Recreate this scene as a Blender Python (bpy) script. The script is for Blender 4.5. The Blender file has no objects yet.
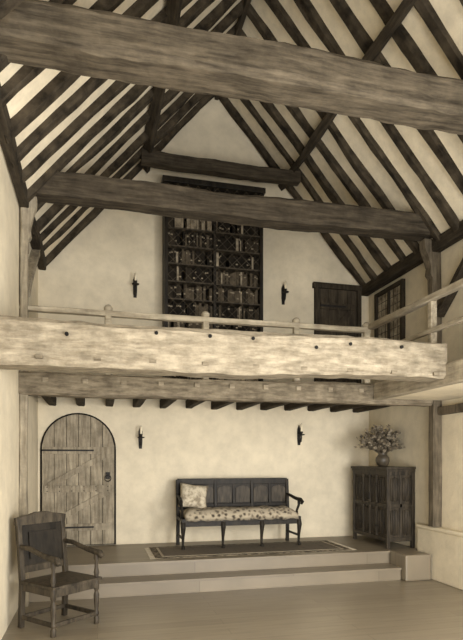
import bpy, bmesh, math, random
from mathutils import Vector, Matrix, noise
random.seed(7)
S=bpy.context.scene
S.view_settings.view_transform='Standard'
S.view_settings.look='None'

# ---------------------------------------------------------------- materials
def lin(c): return c/12.92 if c<=0.04045 else ((c+0.055)/1.055)**2.4
def sep(v):
    t=max(0,min(1,(v-.25)/.5))          # darker tones of the sepia world are browner
    r=1.10+(1.045-1.10)*t; g=.98+(.99-.98)*t; b=.80+(.868-.80)*t
    return (lin(min(1,v*r)),lin(min(1,v*g)),lin(min(1,v*b)),1)
def newmat(name):
    m=bpy.data.materials.new(name); m.use_nodes=True
    nt=m.node_tree; b=nt.nodes['Principled BSDF']
    return m,nt,b
def noise_mat(name,a,b,scale=(1,1,1),nscale=5,detail=6,rough=0.8,bump=0.2,lo=0.35,hi=0.65,spec=0.3,fine=None,bumpfine=0):
    m,nt,p=newmat(name)
    N=nt.nodes; L=nt.links
    tc=N.new('ShaderNodeTexCoord'); mp=N.new('ShaderNodeMapping'); mp.inputs['Scale'].default_value=scale
    L.new(tc.outputs['Object'],mp.inputs['Vector'])
    no=N.new('ShaderNodeTexNoise'); no.inputs['Scale'].default_value=nscale; no.inputs['Detail'].default_value=detail
    no.inputs['Roughness'].default_value=0.62
    L.new(mp.outputs[0],no.inputs['Vector'])
    cr=N.new('ShaderNodeValToRGB'); cr.color_ramp.elements[0].position=lo; cr.color_ramp.elements[1].position=hi
    cr.color_ramp.elements[0].color=sep(a); cr.color_ramp.elements[1].color=sep(b)
    L.new(no.outputs['Fac'],cr.inputs['Fac'])
    out=cr.outputs['Color']; hgt=no.outputs['Fac']
    if fine:
        n2=N.new('ShaderNodeTexNoise'); n2.inputs['Scale'].default_value=fine[0]; n2.inputs['Detail'].default_value=6
        n2.inputs['Roughness'].default_value=.68
        L.new(tc.outputs['Object'],n2.inputs['Vector'])
        r2=N.new('ShaderNodeValToRGB'); r2.color_ramp.elements[0].position=.32; r2.color_ramp.elements[1].position=.62
        r2.color_ramp.elements[0].color=(fine[1],)*3+(1,); r2.color_ramp.elements[1].color=(1,1,1,1)
        L.new(n2.outputs['Fac'],r2.inputs['Fac'])
        mx=N.new('ShaderNodeMix'); mx.data_type='RGBA'; mx.blend_type='MULTIPLY'; mx.inputs[0].default_value=1
        L.new(out,mx.inputs[6]); L.new(r2.outputs['Color'],mx.inputs[7]); out=mx.outputs[2]
        if bumpfine: hgt=n2.outputs['Fac']
    L.new(out,p.inputs['Base Color'])
    p.inputs['Roughness'].default_value=rough
    p.inputs['Specular IOR Level'].default_value=spec
    if bump>0:
        bp=N.new('ShaderNodeBump'); bp.inputs['Strength'].default_value=bump; bp.inputs['Distance'].default_value=0.02
        L.new(hgt,bp.inputs['Height']); L.new(bp.outputs[0],p.inputs['Normal'])
    return m
def wood(name,a,b,axis,rough=0.85,bump=0.35,spec=0.12,st=1.5,fs=4.5,fv=.6):
    s=[15,15,15]; s['xyz'.index(axis)]=st
    return noise_mat(name,a,b,tuple(s),1.7,8,rough,bump,0.28,0.72,spec,fine=(fs,fv))
plaster=noise_mat('plaster',0.79,0.86,(1,1,1),1.3,8,0.97,0.45,0.3,0.7,0.05,fine=(4.5,0.87),bumpfine=1)
plaster_roof=noise_mat('roof_plaster',0.79,0.91,(1,1,1),1.8,8,0.97,0.3,0.3,0.7,0.05,fine=(9,0.86))
oak_dark_x=wood('oak_dark_x',0.15,0.33,'x')
oak_tie_x=wood('oak_tie_x',0.18,0.41,'x')
oak_dark_y=wood('oak_dark_y',0.15,0.29,'y')
oak_dark_z=wood('oak_dark_z',0.15,0.28,'z')
oak_raft=noise_mat('oak_rafter',0.13,0.28,(2,2,2),3,6,0.9,0.3,spec=.08)
oak_light_lit_x=wood('oak_light_lit_x',0.43,0.66,'x',0.92,0.6,0.08,3.0,7,.62)  # light old oak, made paler still: light on the cross beam put into its colour
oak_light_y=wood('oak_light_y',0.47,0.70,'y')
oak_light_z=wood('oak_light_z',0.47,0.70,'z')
oak_rail=wood('oak_rail',0.55,0.78,'x')
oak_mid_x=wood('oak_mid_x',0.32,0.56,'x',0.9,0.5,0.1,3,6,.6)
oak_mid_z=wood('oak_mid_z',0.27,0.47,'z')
furn=noise_mat('furniture_oak',0.09,0.17,(4,4,1),4,6,0.5,0.15,spec=0.2)
furn_mid=noise_mat('furniture_oak_mid',0.15,0.29,(5,5,1.2),4,6,0.5,0.15,spec=0.2)
cup=noise_mat('cupboard_oak',0.14,0.25,(6,6,1),4,6,0.5,0.15,spec=0.2)
iron=noise_mat('wrought_iron',0.08,0.13,(1,1,1),20,3,0.6,0.2,spec=0.3)
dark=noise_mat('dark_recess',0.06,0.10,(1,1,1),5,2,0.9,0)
wire=noise_mat('brass_wire',0.30,0.40,(1,1,1),5,2,0.5,0)
wax=noise_mat('candle_wax',0.85,0.92,(1,1,1),5,2,0.5,0)
doorwood=wood('door_oak',0.44,0.68,'z',0.8,0.4)
doordark=wood('door_oak_dark',0.18,0.31,'z')
glassm=noise_mat('leaded_panes',0.42,0.72,(1,1,1),9,2,0.25,0.05,spec=.5)
linen=noise_mat('pillow_linen',0.5,0.74,(1,1,1),14,4,0.95,0.2,0.4,0.6)
pot=noise_mat('stoneware_pot',0.22,0.34,(1,1,1),8,3,0.4,0.1,spec=0.4)
leaf=noise_mat('foliage',0.22,0.52,(1,1,1),20,3,0.7,0)
petal=noise_mat('petals',0.6,0.8,(1,1,1),20,3,0.7,0)
bookm=[noise_mat('book_%d'%i,a,b,(1,1,1),14,3,0.8,0.1,spec=.1) for i,(a,b) in enumerate([(0.09,0.14),(0.15,0.22),(0.24,0.34),(0.44,0.60)])]

def floral():
    m,nt,p=newmat('floral_chintz'); N=nt.nodes; L=nt.links
    tc=N.new('ShaderNodeTexCoord')
    v=N.new('ShaderNodeTexVoronoi'); v.inputs['Scale'].default_value=16
    n=N.new('ShaderNodeTexNoise'); n.inputs['Scale'].default_value=26; n.inputs['Detail'].default_value=3
    L.new(tc.outputs['Object'],v.inputs['Vector']); L.new(tc.outputs['Object'],n.inputs['Vector'])
    a=N.new('ShaderNodeMath'); a.operation='MULTIPLY_ADD'; a.inputs[1].default_value=0.9
    L.new(n.outputs['Fac'],a.inputs[0]); L.new(v.outputs['Distance'],a.inputs[2])
    cr=N.new('ShaderNodeValToRGB'); e=cr.color_ramp.elements
    e[0].position=.6; e[0].color=sep(0.20); e[1].position=1.0; e[1].color=sep(0.62)
    x=e.new(.78); x.color=sep(0.42)
    L.new(a.outputs[0],cr.inputs['Fac']); L.new(cr.outputs[0],p.inputs['Base Color']); p.inputs['Roughness'].default_value=.95
    return m
floralm=floral()
def rugmat():
    m,nt,p=newmat('persian_rug'); N=nt.nodes; L=nt.links
    tc=N.new('ShaderNodeTexCoord')
    mp=N.new('ShaderNodeMapping'); mp.inputs['Scale'].default_value=(3.2,4.5,1)
    L.new(tc.outputs['Object'],mp.inputs['Vector'])
    v=N.new('ShaderNodeTexVoronoi'); v.distance='MANHATTAN'; v.inputs['Scale'].default_value=2.2; v.inputs['Randomness'].default_value=0.25
    L.new(mp.outputs[0],v.inputs['Vector'])
    w=N.new('ShaderNodeTexNoise'); w.inputs['Scale'].default_value=9; w.inputs['Detail'].default_value=5
    L.new(mp.outputs[0],w.inputs['Vector'])
    a=N.new('ShaderNodeMath'); a.operation='MULTIPLY_ADD'; a.inputs[1].default_value=.8
    L.new(w.outputs['Fac'],a.inputs[0]); L.new(v.outputs['Distance'],a.inputs[2])
    cr=N.new('ShaderNodeValToRGB'); cr.color_ramp.interpolation='LINEAR'; e=cr.color_ramp.elements
    e[0].position=.5; e[0].color=sep(.16); e[1].position=1.0; e[1].color=sep(.36)
    x=e.new(.68); x.color=sep(.54); x=e.new(.78); x.color=sep(.24)
    L.new(a.outputs[0],cr.inputs['Fac']); L.new(cr.outputs[0],p.inputs['Base Color']); p.inputs['Roughness'].default_value=1
    return m
rugm=rugmat()
rugborder=noise_mat('rug_border',0.48,0.20,(1,1,1),22,3,1,0,0.42,0.58)
fringe=noise_mat('rug_fringe',0.6,0.72,(1,1,1),22,3,1,0)
def floormat(name,a,b,rough):
    m,nt,p=newmat(name); N=nt.nodes; L=nt.links
    tc=N.new('ShaderNodeTexCoord')
    mp=N.new('ShaderNodeMapping')
    L.new(tc.outputs['Object'],mp.inputs['Vector'])
    br=N.new('ShaderNodeTexBrick'); br.inputs['Scale'].default_value=1; br.inputs['Brick Width'].default_value=2.4; br.inputs['Row Height'].default_value=.16
    br.inputs['Mortar Size'].default_value=.003; br.inputs['Color1'].default_value=sep(a); br.inputs['Color2'].default_value=sep(b); br.inputs['Mortar'].default_value=sep(a*.84)
    L.new(mp.outputs[0],br.inputs['Vector'])
    m2=N.new('ShaderNodeMapping'); m2.inputs['Scale'].default_value=(1.2,9,1); L.new(tc.outputs['Object'],m2.inputs['Vector'])
    n=N.new('ShaderNodeTexNoise'); n.inputs['Scale'].default_value=2; n.inputs['Detail'].default_value=7; L.new(m2.outputs[0],n.inputs['Vector'])
    cr=N.new('ShaderNodeValToRGB'); cr.color_ramp.elements[0].position=.3; cr.color_ramp.elements[1].position=.7
    cr.color_ramp.elements[0].color=(.82,.82,.82,1); cr.color_ramp.elements[1].color=(1,1,1,1)
    L.new(n.outputs['Fac'],cr.inputs['Fac'])
    mx=N.new('ShaderNodeMix'); mx.data_type='RGBA'; mx.blend_type='MULTIPLY'; mx.inputs[0].default_value=1
    L.new(br.outputs['Color'],mx.inputs[6]); L.new(cr.outputs[0],mx.inputs[7]); L.new(mx.outputs[2],p.inputs['Base Color'])
    p.inputs['Roughness'].default_value=rough
    bp=N.new('ShaderNodeBump'); bp.inputs['Strength'].default_value=.1; bp.inputs['Distance'].default_value=.01
    L.new(n.outputs['Fac'],bp.inputs['Height']); L.new(bp.outputs[0],p.inputs['Normal'])
    return m
floor_m=floormat('floor_boards',0.48,0.52,0.34)
step_m=floormat('step_boards',0.44,0.49,0.42)

# ---------------------------------------------------------------- mesh builder
class MB:
    def __init__(s): s.bm=bmesh.new(); s.M=Matrix.Identity(4)
    def _f(s,vs,m,sm=False):
        try:
            f=s.bm.faces.new(vs); f.material_index=m; f.smooth=sm; return f
        except ValueError: return None
    def v(s,p): return s.bm.verts.new(s.M@Vector(p))
    def box(s,x0,x1,y0,y1,z0,z1,m=0):
        c=[s.v((x,y,z)) for x in (x0,x1) for y in (y0,y1) for z in (z0,z1)]
        for q in ((0,1,3,2),(4,6,7,5),(0,4,5,1),(2,3,7,6),(0,2,6,4),(1,5,7,3)): s._f([c[i] for i in q],m)
    def rings(s,rings,m,closed_ends=True,sm=False):
        R=[[s.v(p) for p in r] for r in rings]
        n=len(R[0])
        for a,b in zip(R,R[1:]):
            for i in range(n): s._f([a[i],a[(i+1)%n],b[(i+1)%n],b[i]],m,sm)
        if closed_ends:
            s._f(R[0][::-1],m); s._f(R[-1],m)
    def beam(s,p0,p1,w,h,up=(0,0,1),m=0,segs=1,wob=0.0,ch=0.12,seed=0,w1=None,h1=None,bow=0):
        p0=Vector(p0);p1=Vector(p1); d=(p1-p0); Ln=d.length; d.normalize(); up=Vector(up)
        sd=d.cross(up).normalized(); u=sd.cross(d).normalized()
        R=[]
        w1=w1 or w; h1=h1 or h
        for k in range(segs+1):
            t=k/segs; c=p0+d*Ln*t+u*bow*math.sin(math.pi*t)
            ww=w+(w1-w)*t; hh=h+(h1-h)*t; cw=min(ww,hh)*ch
            pts=[(-ww/2,-hh/2+cw),(-ww/2,hh/2-cw),(-ww/2+cw,hh/2),(ww/2-cw,hh/2),(ww/2,hh/2-cw),(ww/2,-hh/2+cw),(ww/2-cw,-hh/2),(-ww/2+cw,-hh/2)]
            r=[]
            for j,(a,b) in enumerate(pts):
                if wob:
                    q=Vector((t*Ln*1.1,(j//2)*0.55+seed*7.1,seed*3.3))
                    a+=noise.noise(q)*wob*.6; b+=noise.noise(q+Vector((11,5,3)))*wob*.6
                    b+=noise.noise(Vector((t*Ln*0.35,seed*5.7,2)))*wob*0.8
                    q=Vector((t*Ln*6,j*3.1,seed)); a+=noise.noise(q)*wob*.25; b+=noise.noise(q*1.1)*wob*.25
                r.append(c+sd*a+u*b)
            R.append(r)
        s.rings(R,m)
    def tube(s,pts,rad,n=10,m=0,sm=True):
        pts=[Vector(p) for p in pts]
        if not hasattr(rad,'__len__'): rad=[rad]*len(pts)
        R=[]
        ref=None
        for i,p in enumerate(pts):
            d=(pts[min(i+1,len(pts)-1)]-pts[max(i-1,0)]).normalized()
            if ref is None:
                ref=Vector((0,0,1)) if abs(d.z)<.9 else Vector((1,0,0))
            a=d.cross(ref).normalized(); b=a.cross(d).normalized(); ref=b
            R.append([p+(a*math.cos(2*math.pi*k/n)+b*math.sin(2*math.pi*k/n))*rad[i] for k in range(n)])
        s.rings(R,m,True,sm)
    def lathe(s,prof,o=(0,0,0),n=14,m=0):
        o=Vector(o)
        R=[[o+Vector((r*math.cos(2*math.pi*k/n),r*math.sin(2*math.pi*k/n),z)) for k in range(n)] for r,z in prof]
        s.rings(R,m,True,True)
    def prism(s,poly,y0,y1,m=0):   # poly in xz
        a=[s.v((x,y0,z)) for x,z in poly]; b=[s.v((x,y1,z)) for x,z in poly]
        n=len(poly)
        s._f(a,m); s._f(b[::-1],m)
        for i in range(n): s._f([a[i],b[i],b[(i+1)%n],a[(i+1)%n]],m)
    def done(s,name,mats,parent=None,bevel=0,loc=None):
        bmesh.ops.recalc_face_normals(s.bm,faces=s.bm.faces)
        me=bpy.data.meshes.new(name); s.bm.to_mesh(me); s.bm.free()
        if not isinstance(mats,(list,tuple)): mats=[mats]
        for x in mats: me.materials.append(x)
        o=bpy.data.objects.new(name,me); S.collection.objects.link(o)
        if parent: o.parent=parent
        if bevel:
            b=o.modifiers.new('bevel','BEVEL'); b.width=bevel; b.segments=2; b.limit_method='ANGLE'
        if loc: o.location=loc
        return o
def empty(name,loc=(0,0,0),rot=0):
    e=bpy.data.objects.new(name,None); S.collection.objects.link(e); e.location=loc; e.rotation_euler=(0,0,rot); e.empty_display_size=.2
    return e

# ---------------------------------------------------------------- dimensions
XL,XR,YB=-0.83,4.42,8.2
XC=(XL+XR)/2; HALF=(XR-XL)/2
ZR=7.39; SL=1.155; ZE=ZR-SL*HALF
YF=-2.0
def roofz(x): return ZR-SL*abs(x-XC)
GZ=2.57  # gallery floor

# floor / platform
b=MB(); b.box(XL-.3,XR+.3,YF,YB+.3,-.15,0); b.done('floor',floor_m)
b=MB(); E=.003
b.box(XL+E,3.92,6.41,6.73,0.001,.14); b.box(XL+E,3.92,6.385,6.73,.14,.17)
b.box(XL+E,XR-E,6.73,YB-E,.001,.31); b.box(XL+E,XR-E,6.705,YB-E,.31,.34)
b.done('platform_steps',step_m)
b=MB(); b.box(3.93,XR-.11,6.30,6.70,.001,.345); b.done('end_step_block',step_m,bevel=.02)
# walls
b=MB(); b.prism([(XL-.3,-.1),(XR+.3,-.1),(XR+.3,ZE),(XC,ZR+.35),(XL-.3,ZE)],YB,YB+.3)
b.done('wall_back',plaster)
b=MB(); b.box(XL-.3,XL,YF,YB,0,ZE+.02); b.done('wall_left',plaster)
b=MB(); b.box(XR,XR+.3,YF,YB,0,ZE+.02); b.done('wall_right',plaster)
b=MB(); b.box(XR-.08,XR-.001,2.0,6.68,0,.66); b.box(XR-.10,XR-.001,2.0,6.68,.66,.71); b.done('trim_plinth',plaster,bevel=.015)
# roof plaster
b=MB()
for sgn in (-1,1):
    e=XC+sgn*(HALF+.35)
    ze=ZR-SL*(HALF+.35)
    b.prism([(XC,ZR),(e,ze),(e,ze+.15),(XC,ZR+.15)],YF,YB)
b.done('ceiling',plaster_roof)
# rafters
b=MB(); y=YB-.07; i=0
while y>YF+.2:
    for sgn in (-1,1):
        nrm=Vector((-sgn*SL,0,-1)).normalized()
        top=Vector((XC,y,ZR))+nrm*.02; bot=Vector((XC+sgn*(HALF-.02),y,ZR-SL*(HALF-.02)))+nrm*.02
        top.z-=.02
        jy=random.uniform(-.03,.03)
        bot.y+=jy; top.y+=random.uniform(-.015,.015)
        b.beam(top,bot,.105*random.uniform(.85,1.15),.09,up=nrm,segs=18,wob=.05,ch=.15,seed=i); i+=1
    y-=.40
b.done('roof_rafters',oak_raft)
# purlins, ridge
for sgn in (-1,1):
    x=XC+sgn*1.08
    b=MB(); b.beam((x,YF,roofz(x)-.16),(x,YB-.01,roofz(x)-.16),.09,.12,up=(sgn*SL,0,1),segs=34,wob=.05,seed=20+sgn)
    b.done('purlin',oak_dark_y)
b=MB(); b.beam((XC,YF,ZR-.13),(XC,YB-.01,ZR-.13),.06,.12,segs=20,wob=.02,seed=33); b.done('ridge_beam',oak_dark_y)
# collar
b=MB(); zc=5.90; hw=(ZR-zc)/SL-.10
b.beam((XC-hw,7.72,zc),(XC+hw,7.72,zc-.02),.16,.18,segs=18,wob=.05,seed=41); b.done('collar_beam',oak_dark_x)
# tie beams
b=MB(); b.beam((XL,4.05,4.635),(XR,4.05,4.635),.32,.30,segs=80,wob=.055,ch=.13,seed=51)
b.done('tie_beam',oak_tie_x)
b=MB(); b.beam((XL,6.25,4.635),(XR,6.25,4.635),.28,.27,segs=80,wob=.05,ch=.12,seed=52)
b.done('tie_beam',oak_dark_x)
b=MB(); b.beam((XL,1.7,4.635),(XR,1.7,4.635),.3,.28,segs=30,wob=.04,seed=53); b.done('tie_beam',oak_dark_x)
# wall plates
for sgn,x in ((-1,XL+.06),(1,XR-.09)):
    b=MB(); b.beam((x,YF,4.42),(x,YB-.01,4.42),.11 if sgn<0 else .15,.16,segs=30,wob=.03,seed=60+sgn); b.done('wall_plate',oak_dark_y)
# posts on side walls
def post(x,y,z0,z1,m,w=.17,jowl=0,sd=0,name='wall_post'):
    b=MB(); b.beam((x,y,z0),(x,y,z1),w,w,up=(0,1,0),segs=14,wob=.03,seed=sd)
    if jowl:
        b.M=Matrix.Translation((x,y,z1))@Matrix.Scale(jowl,4,(1,0,0))
        b.prism([(0,-.62),(w*.5,-.62),(w*.55,-.50),(w*.85,-.45),(w*.75,-.36),(w*1.1,-.22),(w*1.45,-.12),(w*1.5,0),(0,0)],-w*.48,w*.48)
    return b.done(name,m)
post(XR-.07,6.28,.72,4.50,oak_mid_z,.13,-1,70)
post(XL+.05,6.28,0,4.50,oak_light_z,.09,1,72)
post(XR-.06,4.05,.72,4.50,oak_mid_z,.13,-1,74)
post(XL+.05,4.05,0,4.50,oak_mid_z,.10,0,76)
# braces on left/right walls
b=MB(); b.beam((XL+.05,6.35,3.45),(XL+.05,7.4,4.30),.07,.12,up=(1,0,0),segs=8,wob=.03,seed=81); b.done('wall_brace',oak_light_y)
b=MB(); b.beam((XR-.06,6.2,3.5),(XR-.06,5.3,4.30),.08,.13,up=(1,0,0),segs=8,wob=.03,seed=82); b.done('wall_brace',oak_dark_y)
# right wall rail below wing
b=MB(); b.beam((XR-.04,2.0,2.25),(XR-.04,6.2,2.25),.08,.11,segs=14,wob=.02,seed=84); b.done('wall_rail',oak_mid_z)

# ---- gallery
b=MB()
b.box(XL+E,XR-E,6.42,YB-E,GZ-.04,GZ); b.box(3.53,XR-E,2.6,6.42,GZ-.04,GZ)
b.done('gallery_floor',step_m)
b=MB(); b.beam((XL,6.30,2.44),(XR-.16,6.30,2.44),.20,.25,segs=60,wob=.035,seed=90)
x=XL+.25
while x<3.3:
    b.box(x,x+.06,6.18,6.20,2.45,2.50,1); x+=.42
b.done('gallery_front_beam',[oak_mid_x,oak_light_lit_x])
b=MB(); x=XL+.2; i=0
while x<XR-.1:
    b.beam((x,6.42,2.455),(x,YB-.01,2.455),.11,.13,segs=6,wob=.02,seed=100+i); x+=.40; i+=1
b.done('gallery_joists',oak_dark_y)
b=MB(); b.beam((3.46,2.6,2.47),(3.46,6.18,2.47),.12,.22,segs=16,wob=.02,seed=120); b.done('gallery_side_beam',oak_light_y)
b=MB(); b.box(3.54,XR-E,2.6,6.18,2.38,2.50); b.done('gallery_soffit',plaster)
# big beam
b=MB(); b.beam((XL,4.90,2.60),(3.42,4.90,2.60),.34,.38,segs=110,wob=.05,ch=.10,seed=130)
for x in (-.25,.5,.98,1.38,2.0,2.35,2.9):
    z=2.71 if int(x*10)%2 else 2.66
    b.tube([(x,4.735,z),(x,4.712,z)],.017,8,1)
x=-.5
while x<3.3:
    b.box(x,x+.06,4.718,4.75,2.445,2.475,2); x+=.47
b.done('cross_beam',[oak_light_lit_x,dark,oak_mid_x])
# gallery railings
rz=3.27
b=MB()
b.beam((XL,6.30,rz),(3.40,6.30,rz),.08,.06,segs=24,wob=.012,seed=140)
for x in (.12,1.25,2.40,3.36): 
    b.beam((x,6.30,GZ-.02),(x,6.30,rz+.02),.075,.075,up=(0,1,0),segs=4,wob=.01,seed=int(x*10))
    b.lathe([(.03,0),(.05,.02),(.05,.05),(.03,.075),(.005,.085)],(x,6.3,rz+.02),12)
b.beam((XL,6.30,2.92),(3.40,6.30,2.92),.045,.045,segs=10,wob=.01,seed=141)
b.done('gallery_railing',oak_rail)
b=MB()
b.beam((3.40,6.26,rz+.03),(3.40,2.6,rz+.03),.08,.07,segs=16,wob=.012,seed=142)
b.beam((3.40,6.26,2.95),(3.40,2.6,2.95),.045,.045,segs=10,wob=.01,seed=143)
for y in (5.0,3.4): b.beam((3.43,y,GZ+.01),(3.43,y,rz+.06),.075,.075,up=(0,1,0),segs=4,wob=.01,seed=int(y*10))
b.done('gallery_railing',oak_light_y)

# ---- arched door
def arch_poly(x0,x1,z0,zs,n=20,e=1.0):
    r=(x1-x0)/2; c=(x0+x1)/2
    return [(x1,z0),(x1,zs)]+[(c+r*math.cos(math.pi*k/n),zs+r*e*math.sin(math.pi*k/n)) for k in range(1,n)]+[(x0,zs),(x0,z0)]
dx0,dx1=-.80,.27
dr=empty('door_1')
zs=2.29-.535; cx=(dx0+dx1)/2; R=.535
b=MB(); b.prism(arch_poly(dx0,dx1,.345,zs),YB-.012,YB-.001); b.done('frame_reveal',dark,dr)
b=MB(); nb=6; wd=(dx1-dx0-.05)/nb
for k in range(nb):
    a=dx0+.025+k*wd+.003; c=a+wd-.006
    def tz(x): return zs+math.sqrt(max(0,(R-.025)**2-(x-cx)**2))
    pts=[(a,.36),(c,.36)]+[(c+(a-c)*t/5,tz(c+(a-c)*t/5)) for t in range(6)]
    b.prism(pts,YB-.045,YB-.013)
b.done('planks',doorwood,dr,bevel=.003)
b=MB()
for z in (.62,1.18,1.74): b.box(dx0+.06,dx1-.06,YB-.07,YB-.046,z-.05,z+.05)
for z0,z1 in ((.67,1.13),(1.23,1.69)):
    b.beam((dx0+.12,YB-.058,z0),(dx1-.12,YB-.058,z1),.022,.08,up=(0,0,1),ch=.05)
b.done('ledges_and_braces',doorwood,dr,bevel=.004)
b=MB()
for z in (.62,1.74):
    b.box(dx0+.03,dx0+.75,YB-.077,YB-.071,z-.012,z+.012)
    for k in range(5): b.tube([(dx0+.12+k*.14,YB-.076,z),(dx0+.12+k*.14,YB-.086,z)],.011,8)
for k in range(6):
    for z in (1.15,1.21): b.tube([(dx0+.1+k*.17,YB-.069,z),(dx0+.1+k*.17,YB-.078,z)],.008,6)
b.tube([(dx1-.12+.045*math.cos(t*math.pi/8),YB-.085,1.33+.045*math.sin(t*math.pi/8)) for t in range(17)],.007,6)
b.box(dx1-.15,dx1-.09,YB-.075,YB-.046,1.32,1.42)
b.done('ironwork',iron,dr)

# upper door
def ledged_door(name,x0,x1,z0,z1,M):
    e=empty(name)
    b=MB(); b.M=M
    b.box(x0-.07,x0,-.07,0,z0,z1+.07); b.box(x1,x1+.07,-.07,0,z0,z1+.07); b.box(x0-.1,x1+.1,-.075,0,z1,z1+.09)
    b.done('frame',oak_dark_z,e,bevel=.006)
    b=MB(); b.M=M; n=4; w=(x1-x0)/n
    for k in range(n): b.box(x0+k*w+.003,x0+(k+1)*w-.003,-.03,-.005,z0,z1)
    for z in (z0+.3,(z0+z1)/2,z1-.28): b.box(x0+.03,x1-.03,-.05,-.03,z-.05,z+.05)
    b.beam((x0+.1,-.04,(z0+z1)/2+.05),(x1-.1,-.04,z1-.33),.02,.08,ch=.05)
    b.done('planks',doordark,e,bevel=.003)
    b=MB(); b.M=M
    for z in (z0+.3,z1-.28): b.box(x0+.02,x0+(x1-x0)*.7,-.058,-.051,z-.015,z+.015)
    b.box(x1-.1,x1-.06,-.055,-.03,z0+.95,z0+1.08)
    b.done('ironwork',iron,e)
ledged_door('door_2',3.50,4.18,GZ,4.40,Matrix.Translation((0,YB-.001,0)))
# leaded casement window on the right wall
def window(y0,y1,z0,z1):
    e=empty('window_1'); X=XR-.002
    b=MB()
    b.box(X-.06,X,y0-.06,y0,z0-.06,z1+.06); b.box(X-.06,X,y1,y1+.06,z0-.06,z1+.06)
    b.box(X-.06,X,y0,y1,z1,z1+.06); b.box(X-.07,X,y0-.08,y1+.08,z0-.07,z0)
    b.box(X-.055,X,(y0+y1)/2-.02,(y0+y1)/2+.02,z0,z1)
    b.done('frame',oak_dark_z,e,bevel=.004)
    b=MB(); b.box(X-.02,X,y0,y1,z0,z1); b.done('panes',glassm,e)
    b=MB(); n=6
    for k in range(1,n): 
        y=y0+(y1-y0)*k/n; b.box(X-.024,X-.02,y-.004,y+.004,z0,z1)
    n=8
    for k in range(1,n):
        z=z0+(z1-z0)*k/n; b.box(X-.024,X-.02,y0,y1,z-.004,z+.004)
    b.done('lead_cames',iron,e)
window(7.15,7.85,3.25,4.22)

# ---- bookcase
bx0,bx1,bz1=.96,2.48,5.70
bc=empty('bookcase')
b=MB(); y0,y1=7.92,YB-.002
b.box(bx0,bx0+.05,y0,y1,GZ+.002,bz1); b.box(bx1-.05,bx1,y0,y1,GZ+.002,bz1)
mid=(bx0+bx1)/2
b.box(mid-.022,mid+.022,y0+.01,y1,GZ+.002,bz1)
b.box(bx0-.03,bx1+.03,y0-.03,y1,bz1,bz1+.08)
b.box(bx0,bx1,y0-.01,y1,GZ+.002,GZ+.12)
b.done('carcass',furn,bc,bevel=.005)
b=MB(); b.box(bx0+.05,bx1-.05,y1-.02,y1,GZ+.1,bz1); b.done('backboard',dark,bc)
sh=[]; z=GZ+.12
while z<bz1-.15: sh.append(z); z+=.262
b=MB()
for z in sh: b.box(bx0+.05,bx1-.05,y0+.01,y1-.02,z-.02,z)
b.done('shelves',furn_mid,bc)
# lattice grille across the fronts
b=MB(); g0,g1,zz0,zz1=bx0+.05,bx1-.05,GZ+.12,bz1; stp=.15
def seg(c,s_):
    # line z = c + s_*x clipped to the opening
    pts=[]
    for x in (g0,g1):
        z=c+s_*(x-g0)
        pts.append([x,z])
    (xa,za),(xb,zb)=pts
    def clip(xa,za,xb,zb):
        for lim,sg in ((zz0,1),(zz1,-1)):
            if sg*(za-lim)<0 and sg*(zb-lim)<0: return None
            if sg*(za-lim)<0: t=(lim-za)/(zb-za); xa,za=xa+(xb-xa)*t,lim
            if sg*(zb-lim)<0: t=(lim-zb)/(za-zb); xb,zb=xb+(xa-xb)*t,lim
        return xa,za,xb,zb
    r=clip(xa,za,xb,zb)
    if r and abs(r[0]-r[2])>.02: b.tube([(r[0],y0+.004,r[1]),(r[2],y0+.004,r[3])],.0022,4,0,False)
c=zz0-1.5
while c<zz1+1.5:
    seg(c,1.0); seg(c,-1.0); c+=stp
b.done('lattice_grille',wire,bc)
b=MB()
for z in sh:
    for a,c in ((bx0+.052,mid-.024),(mid+.024,bx1-.052)):
        x=a
        grp=random.choice([0,1,1,2])
        while x<c-.03:
            w=random.uniform(.018,.042)
            if random.random()<.12: grp=random.choice([0,0,1,1,2,2,3])
            if random.random()<.05: x+=w*1.5; continue
            h=random.uniform(.17,.23); m=grp if random.random()<.8 else random.choice([0,1,2,3])
            fy=y0+random.uniform(.025,.05)
            if x+w>c: break
            b.box(x+.001,x+w-.001,fy,y1-.03,z+.001,z+h,m)
            if random.random()<.45:
                zz=z+h*random.choice([.7,.75,.3]); b.box(x+.002,x+w-.002,fy-.002,fy,zz,zz+h*.10,3)
            x+=w
b.done('books',bookm)

# ---- sconces
def sconce(x,z):
    b=MB(); b.M=Matrix.Translation((x,YB,z))
    b.prism([(-.022,-.16),(.022,-.16),(.03,-.05),(.03,.10),(0,.17),(-.03,.10),(-.03,-.05)],-.012,-.001,0)
    b.tube([(0,-.012,-.08),(0,-.05,-.12),(0,-.10,-.10),(0,-.12,-.04),(0,-.12,0)],.010,8,0)
    b.lathe([(.01,-.01),(.05,0),(.055,.012),(.012,.014),(.02,.03),(.024,.055),(.02,.056)],(0,-.12,0),14,0)
    b.tube([(0,-.12,.04),(0,-.12,.17)],.015,10,1)
    b.tube([(0,-.12,.17),(0,-.12,.185)],.002,5,0)
    b.done('wall_sconce',[iron,wax])
for x,z in ((.55,4.20),(2.90,4.26),(.63,1.93),(3.17,2.0)): sconce(x,z)

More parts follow.
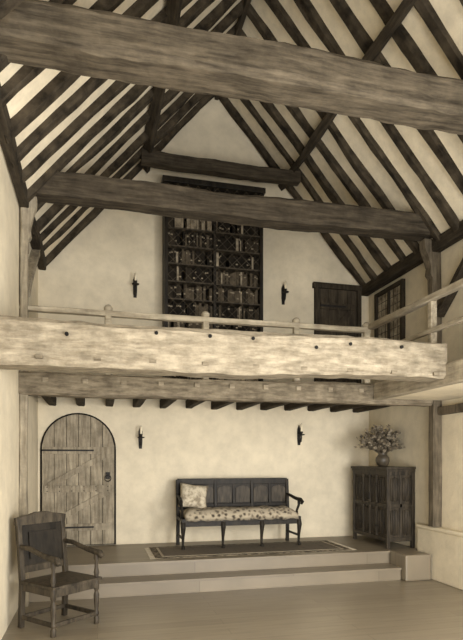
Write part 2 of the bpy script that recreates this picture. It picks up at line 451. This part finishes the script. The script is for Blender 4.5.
# ---- settle bench
def settle():
    e=empty('settle_bench',(2.02,7.95,.356))
    W=.86
    b=MB()
    for x in (-W,-W/3,W/3,W):
        pts=[(x,-.0,-.014),(x,-.02,.42),(x,.03,.95)] if abs(x)==W else [(x,-.02,.40),(x,.03,.93)]
        for p,q in zip(pts,pts[1:]): b.beam(p,q,.05,.045,up=(0,1,0))
    b.box(-W,W,-.04,.0,.40,.46)
    b.beam((-W,.035,.92),(W,.035,.92),.045,.09,segs=2)
    b.beam((-W,.0,.56),(W,.0,.56),.035,.05)
    n=6; w=2*W/n
    b.box(-W,W,.018,.03,.50,.90)
    for k in range(1,n): b.beam((-W+k*w,.0,.56),(-W+k*w,.03,.9),.035,.03,up=(0,1,0))
    b.box(-W-.02,W+.02,-.54,0,.37,.42)
    b.box(-W,W,-.52,-.49,.31,.38)
    for x in (-W,-W/3,W/3,W):
        b.tube([(x,-.50,.38),(x,-.525,.30),(x,-.50,.16),(x,-.49,.05),(x,-.52,.02),(x,-.53,0)],[.034,.036,.022,.017,.028,.026],10)
    for sx in (-1,1):
        x=sx*W
        b.tube([(x,.02,.72),(x,-.15,.70),(x+sx*.01,-.35,.67),(x+sx*.03,-.49,.66),(x+sx*.04,-.54,.63),(x+sx*.03,-.52,.60)],[.022,.024,.026,.03,.028,.02],10)
        b.tube([(x,-.40,.41),(x,-.42,.50),(x+sx*.015,-.46,.58),(x+sx*.02,-.45,.66)],[.026,.018,.02,.024],10)
        b.beam((x,-.47,.14),(x,-.0,.14),.025,.03)
    b.done('frame',furn,e,bevel=.004)
    b=MB()
    for k in range(n):
        x0=-W+k*w+.03; x1=x0+w-.06
        b.prism([(x0,.60),(x1,.60),(x1,.79)]+[((x0+x1)/2+(x1-x0)/2*math.cos(math.pi*t/8),.79+.065*math.sin(math.pi*t/8)) for t in range(1,8)]+[(x0,.79)],.006,.018)
    b.done('fielded_panels',furn_mid,e,bevel=.003)
    b=MB(); nx,ny=40,10
    def srf(u,v,top):
        x=-W+.03+u*(2*W-.06); y=-.57+v*.53
        ed=min(u,1-u)*14; ed2=min(v,1-v)*5
        f=min(1,ed)**.5*min(1,ed2)**.5
        nn=noise.noise(Vector((x*6,y*5,1)))
        h=.045+.075*f+.028*nn
        low=.0
        if v<.08: low=-.035+.02*noise.noise(Vector((x*9,0,4)))
        return (x,y+.02*noise.noise(Vector((x*4,3,v))),.425+(h if top else low))
    T=[[b.v(srf(i/nx,j/ny,True)) for j in range(ny+1)] for i in range(nx+1)]
    Bt=[[b.v(srf(i/nx,j/ny,False)) for j in range(ny+1)] for i in range(nx+1)]
    for i in range(nx):
        for j in range(ny):
            b._f([T[i][j],T[i+1][j],T[i+1][j+1],T[i][j+1]],0,True)
            b._f([Bt[i][j],Bt[i][j+1],Bt[i+1][j+1],Bt[i+1][j]],0,True)
    for i in range(nx):
        b._f([T[i][0],Bt[i][0],Bt[i+1][0],T[i+1][0]],0,True); b._f([T[i][ny],T[i+1][ny],Bt[i+1][ny],Bt[i][ny]],0,True)
    for j in range(ny):
        b._f([T[0][j],T[0][j+1],Bt[0][j+1],Bt[0][j]],0,True); b._f([T[nx][j],Bt[nx][j],Bt[nx][j+1],T[nx][j+1]],0,True)
    b.done('seat_cushion',floralm,e)
    b=MB(); n=12
    b.M=Matrix.Translation((-.66,-.20,.715))@Matrix.Rotation(math.radians(-18),4,'X')@Matrix.Rotation(math.radians(8),4,'Y')
    def pl(u,v,s_):
        x=(u-.5)*.42; z=(v-.5)*.37
        f=(max(0,1-(2*u-1)**2))**.5*(max(0,1-(2*v-1)**2))**.5
        pin=1-.10*(1-abs(2*u-1))*(abs(2*v-1)) ; pin2=1-.10*(1-abs(2*v-1))*abs(2*u-1)
        return (x*pin2,s_*.08*f**.7,z*pin)
    for s_ in (-1,1):
        G=[[b.v(pl(i/n,j/n,s_)) for j in range(n+1)] for i in range(n+1)]
        for i in range(n):
            for j in range(n): b._f([G[i][j],G[i+1][j],G[i+1][j+1],G[i][j+1]],0,True)
    bmesh.ops.remove_doubles(b.bm,verts=b.bm.verts,dist=1e-5)
    b.done('pillow',linen,e)
settle()

# ---- rug
b=MB(); rx0,rx1,ry0,ry1=.72,3.45,6.88,7.76
b.box(rx0,rx1,ry0,ry1,.341,.350,1)
b.box(rx0+.09,rx1-.09,ry0+.075,ry1-.075,.350,.352,2)
b.box(rx0+.12,rx1-.12,ry0+.10,ry1-.10,.352,.354,0)
y=ry0
while y<ry1-.01:
    b.box(rx0-.07,rx0,y,y+.012,.341,.346,2); b.box(rx1,rx1+.07,y,y+.012,.341,.346,2); y+=.024
b.done('patterned_rug',[rugm,rugborder,fringe])

# ---- cupboard (faces -X)
def cupboard():
    e=empty('linenfold_cupboard',(XR-.012,7.36,.342))
    D,Wd,H=.44,.53,1.16
    b=MB()
    x0=-D
    for y in (-Wd,Wd-.05):
        for x in (x0,-.05): b.box(x,x+.05,y,y+.05,0,H-.03)
    b.box(x0-.025,0,-Wd-.025,Wd+.025,H-.035,H)
    b.box(x0-.01,0,-Wd-.01,Wd+.01,H-.07,H-.035)
    b.box(x0+.03,-.01,-Wd+.02,Wd-.02,.12,H-.05)   # carcass body
    for z in (.10,.58,H-.12): 
        b.box(x0+.004,x0+.05,-Wd+.05,Wd-.05,z,z+.055)
        b.box(x0+.05,-.05,-Wd+.004,-Wd+.05,z,z+.055)
        b.box(x0+.05,-.05,Wd-.05,Wd-.004,z,z+.055)
    for y in (-.20,-.0,.20): 
        b.box(x0+.004,x0+.05,y-.02,y+.02,.15,H-.10)
    b.box(x0+D/2-.02,x0+D/2+.02,-Wd+.004,-Wd+.05,.15,H-.10)
    b.done('carcass',cup,e,bevel=.005)
    b=MB()
    def folds(p,q,zr,axis):
        n=5
        for k in range(n):
            t=p+(q-p)*(k+.5)/n; z0,z1=zr; dd=.02*(1-abs(k-(n-1)/2)/((n-1)/2))
            if axis=='y': b.tube([(x0+.03,t,z0+.03-dd+.01),(x0+.026,t,z0+.05),(x0+.026,t,z1-.05),(x0+.03,t,z1-.04+dd)],[.003,.013,.013,.003],8)
            else: b.tube([(t,-Wd+.02,z0+.03-dd+.01),(t,-Wd+.016,z0+.05),(t,-Wd+.016,z1-.05),(t,-Wd+.02,z1-.04+dd)],[.003,.013,.013,.003],8)
    for zr in ((.155,.58),(.635,H-.12)):
        for p,q in ((-Wd+.06,-.22),(-.18,-.02),(.02,.18),(.22,Wd-.06)): folds(p,q,zr,'y')
        for p,q in ((x0+.06,x0+D/2-.03),(x0+D/2+.03,-.06)): folds(p,q,zr,'x')
    b.done('linenfold_panels',cup,e)
    b=MB()
    for y in (-.24,.24):
        for z in (.3,.9): b.box(x0-.004,x0+.01,y-.03,y+.07,z-.012,z+.012)
    b.box(x0-.006,x0+.01,-.015,.02,.68,.78)
    b.done('hinges',iron,e)
cupboard()

# ---- vase with flowers
def vase():
    e=empty('flower_vase',(4.15,7.28,1.503))
    b=MB(); b.lathe([(.055,0),(.085,.03),(.105,.08),(.10,.13),(.07,.17),(.06,.185),(.075,.20),(.065,.20),(.05,.18)],n=20); b.done('pot',pot,e)
    b=MB()
    for k in range(110):
        a=random.uniform(0,2*math.pi); r=random.uniform(.05,.38); h=random.uniform(.12,.46)*(1-.45*(r/.38)**2)
        tip=Vector((min(r*math.cos(a),.20),r*math.sin(a),.17+h))
        base=Vector((.02*math.cos(a),.02*math.sin(a),.17)); midp=base.lerp(tip,.5)+Vector((0,0,.05))
        b.tube([base,midp,tip],[.003,.0025,.0015],5,0)
        for j in range(9):
            t=.3+.7*j/8
            c=base.lerp(midp,t*2) if t<.5 else midp.lerp(tip,t*2-1)
            d=Vector((random.uniform(-1,1),random.uniform(-1,1),random.uniform(-.3,.9))).normalized()
            if c.x>.15: d.x=-abs(d.x)
            L=random.uniform(.04,.085); s_=d.cross(Vector((random.random(),random.random(),random.random()))).normalized()*L*.32
            b._f([b.v(c),b.v(c+d*L*.5+s_),b.v(c+d*L),b.v(c+d*L*.5-s_)],0)
        if k%4==0:
            for j in range(6):
                d=Vector((math.cos(j*1.05),math.sin(j*1.05),.4)).normalized()*.026
                s_=d.cross(Vector((0,0,1))).normalized()*.011
                b._f([b.v(tip),b.v(tip+d*.6+s_),b.v(tip+d),b.v(tip+d*.6-s_)],1)
    b.done('foliage',[leaf,petal],e)
vase()

# ---- armchair
def armchair():
    e=empty('oak_armchair',(-.355,5.45,0.001),math.radians(41))
    b=MB(); w=.25
    for s_ in (-1,1):
        x=s_*w
        for p,q in zip([(x,.25,0),(x,.23,.42),(x,.30,1.04)],[(x,.23,.42),(x,.30,1.04)]): b.beam(p,q,.05,.05,up=(0,1,0))
        b.lathe([(.026,0),(.026,.06),(.018,.075),(.028,.10),(.018,.13),(.024,.2),(.028,.28),(.017,.32),(.027,.34),(.027,.43),(.02,.44),(.018,.46),(.028,.50),(.02,.54),(.016,.60),(.026,.64),(.024,.68)],(x,-.24,0),14)
        b.tube([(x,.27,.77),(x,.12,.765),(x,-.08,.72),(x,-.22,.70),(x,-.29,.695),(x,-.315,.67),(x,-.30,.65)],[.022,.024,.024,.03,.032,.028,.016],10)
        b.beam((x,-.24,.10),(x,.25,.10),.03,.04); b.beam((x,-.24,.39),(x,.23,.39),.03,.07)
    b.beam((-w,-.24,.10),(w,-.24,.10),.03,.04); b.beam((-w,.245,.10),(w,.245,.10),.03,.04)
    b.beam((-w,-.24,.39),(w,-.24,.39),.03,.08); b.beam((-w,.235,.39),(w,.235,.39),.03,.08)
    b.box(-w-.035,w+.035,-.285,.235,.43,.455)
    b.beam((-w,.245,.55),(w,.245,.55),.03,.07); 
    b.M=Matrix.Translation((0,.295,0))
    b.prism([(-w-.03,.97),(w+.03,.97),(w+.035,1.04),(w-.03,1.055),(.14,1.065),(.07,1.085),(-.07,1.085),(-.14,1.065),(-w+.03,1.055),(-w-.035,1.04)],-.022,.02)
    b.M=Matrix.Identity(4)
    b.done('frame',furn_mid,e,bevel=.004)
    b=MB()
    p=[(-w+.02,.24,.58),(w-.02,.24,.58),(w-.02,.285,.98),(-w+.02,.285,.98)]
    q=[(x,y+.012,z) for x,y,z in p]
    b.rings([p,q],0)
    p=[(-w+.09,.238,.64),(w-.09,.238,.64),(w-.09,.270,.90),(-w+.09,.270,.90)]
    q=[(x,y-.012,z) for x,y,z in p]
    b.rings([q,p],0)
    b.done('back_panel',furn,e)
armchair()

# ---------------------------------------------------------------- lights
W=bpy.data.worlds.new('World'); S.world=W; W.use_nodes=True
bg=W.node_tree.nodes['Background']; bg.inputs[0].default_value=(1,.985,.96,1); bg.inputs[1].default_value=0.85
def area(name,loc,target,sx,sy,p,col=(1,.98,.955)):
    l=bpy.data.lights.new(name,'AREA'); l.shape='RECTANGLE'; l.size=sx; l.size_y=sy; l.energy=p; l.color=col
    o=bpy.data.objects.new(name,l); S.collection.objects.link(o); o.location=loc
    o.rotation_euler=(Vector(target)-Vector(loc)).to_track_quat('-Z','Y').to_euler(); return o
area('fill_rear',(1.8,-1.7,2.4),(1.8,8,2.2),4.2,3.2,255)  # added fill lamp in the open room end, no window built there
area('fill_right',(4.2,1.2,1.9),(0,5.8,1.4),1.4,1.5,290)  # added side lamp for presumed windows, the wall is solid here
area('roof_fill',(1.8,1.6,.5),(1.8,6.0,6.0),3.6,2.4,240)  # added upward fill near the floor to brighten the roof, no skylight

# ---------------------------------------------------------------- camera
cd=bpy.data.cameras.new('Camera'); cam=bpy.data.objects.new('Camera',cd); S.collection.objects.link(cam)
cam.location=(0,0,1.6); cam.rotation_euler=(math.radians(90),0,math.radians(-14))
cd.sensor_fit='VERTICAL'; cd.sensor_height=24; cd.lens=538/640*24; cd.shift_y=140/640
cd.clip_start=.05
S.camera=cam
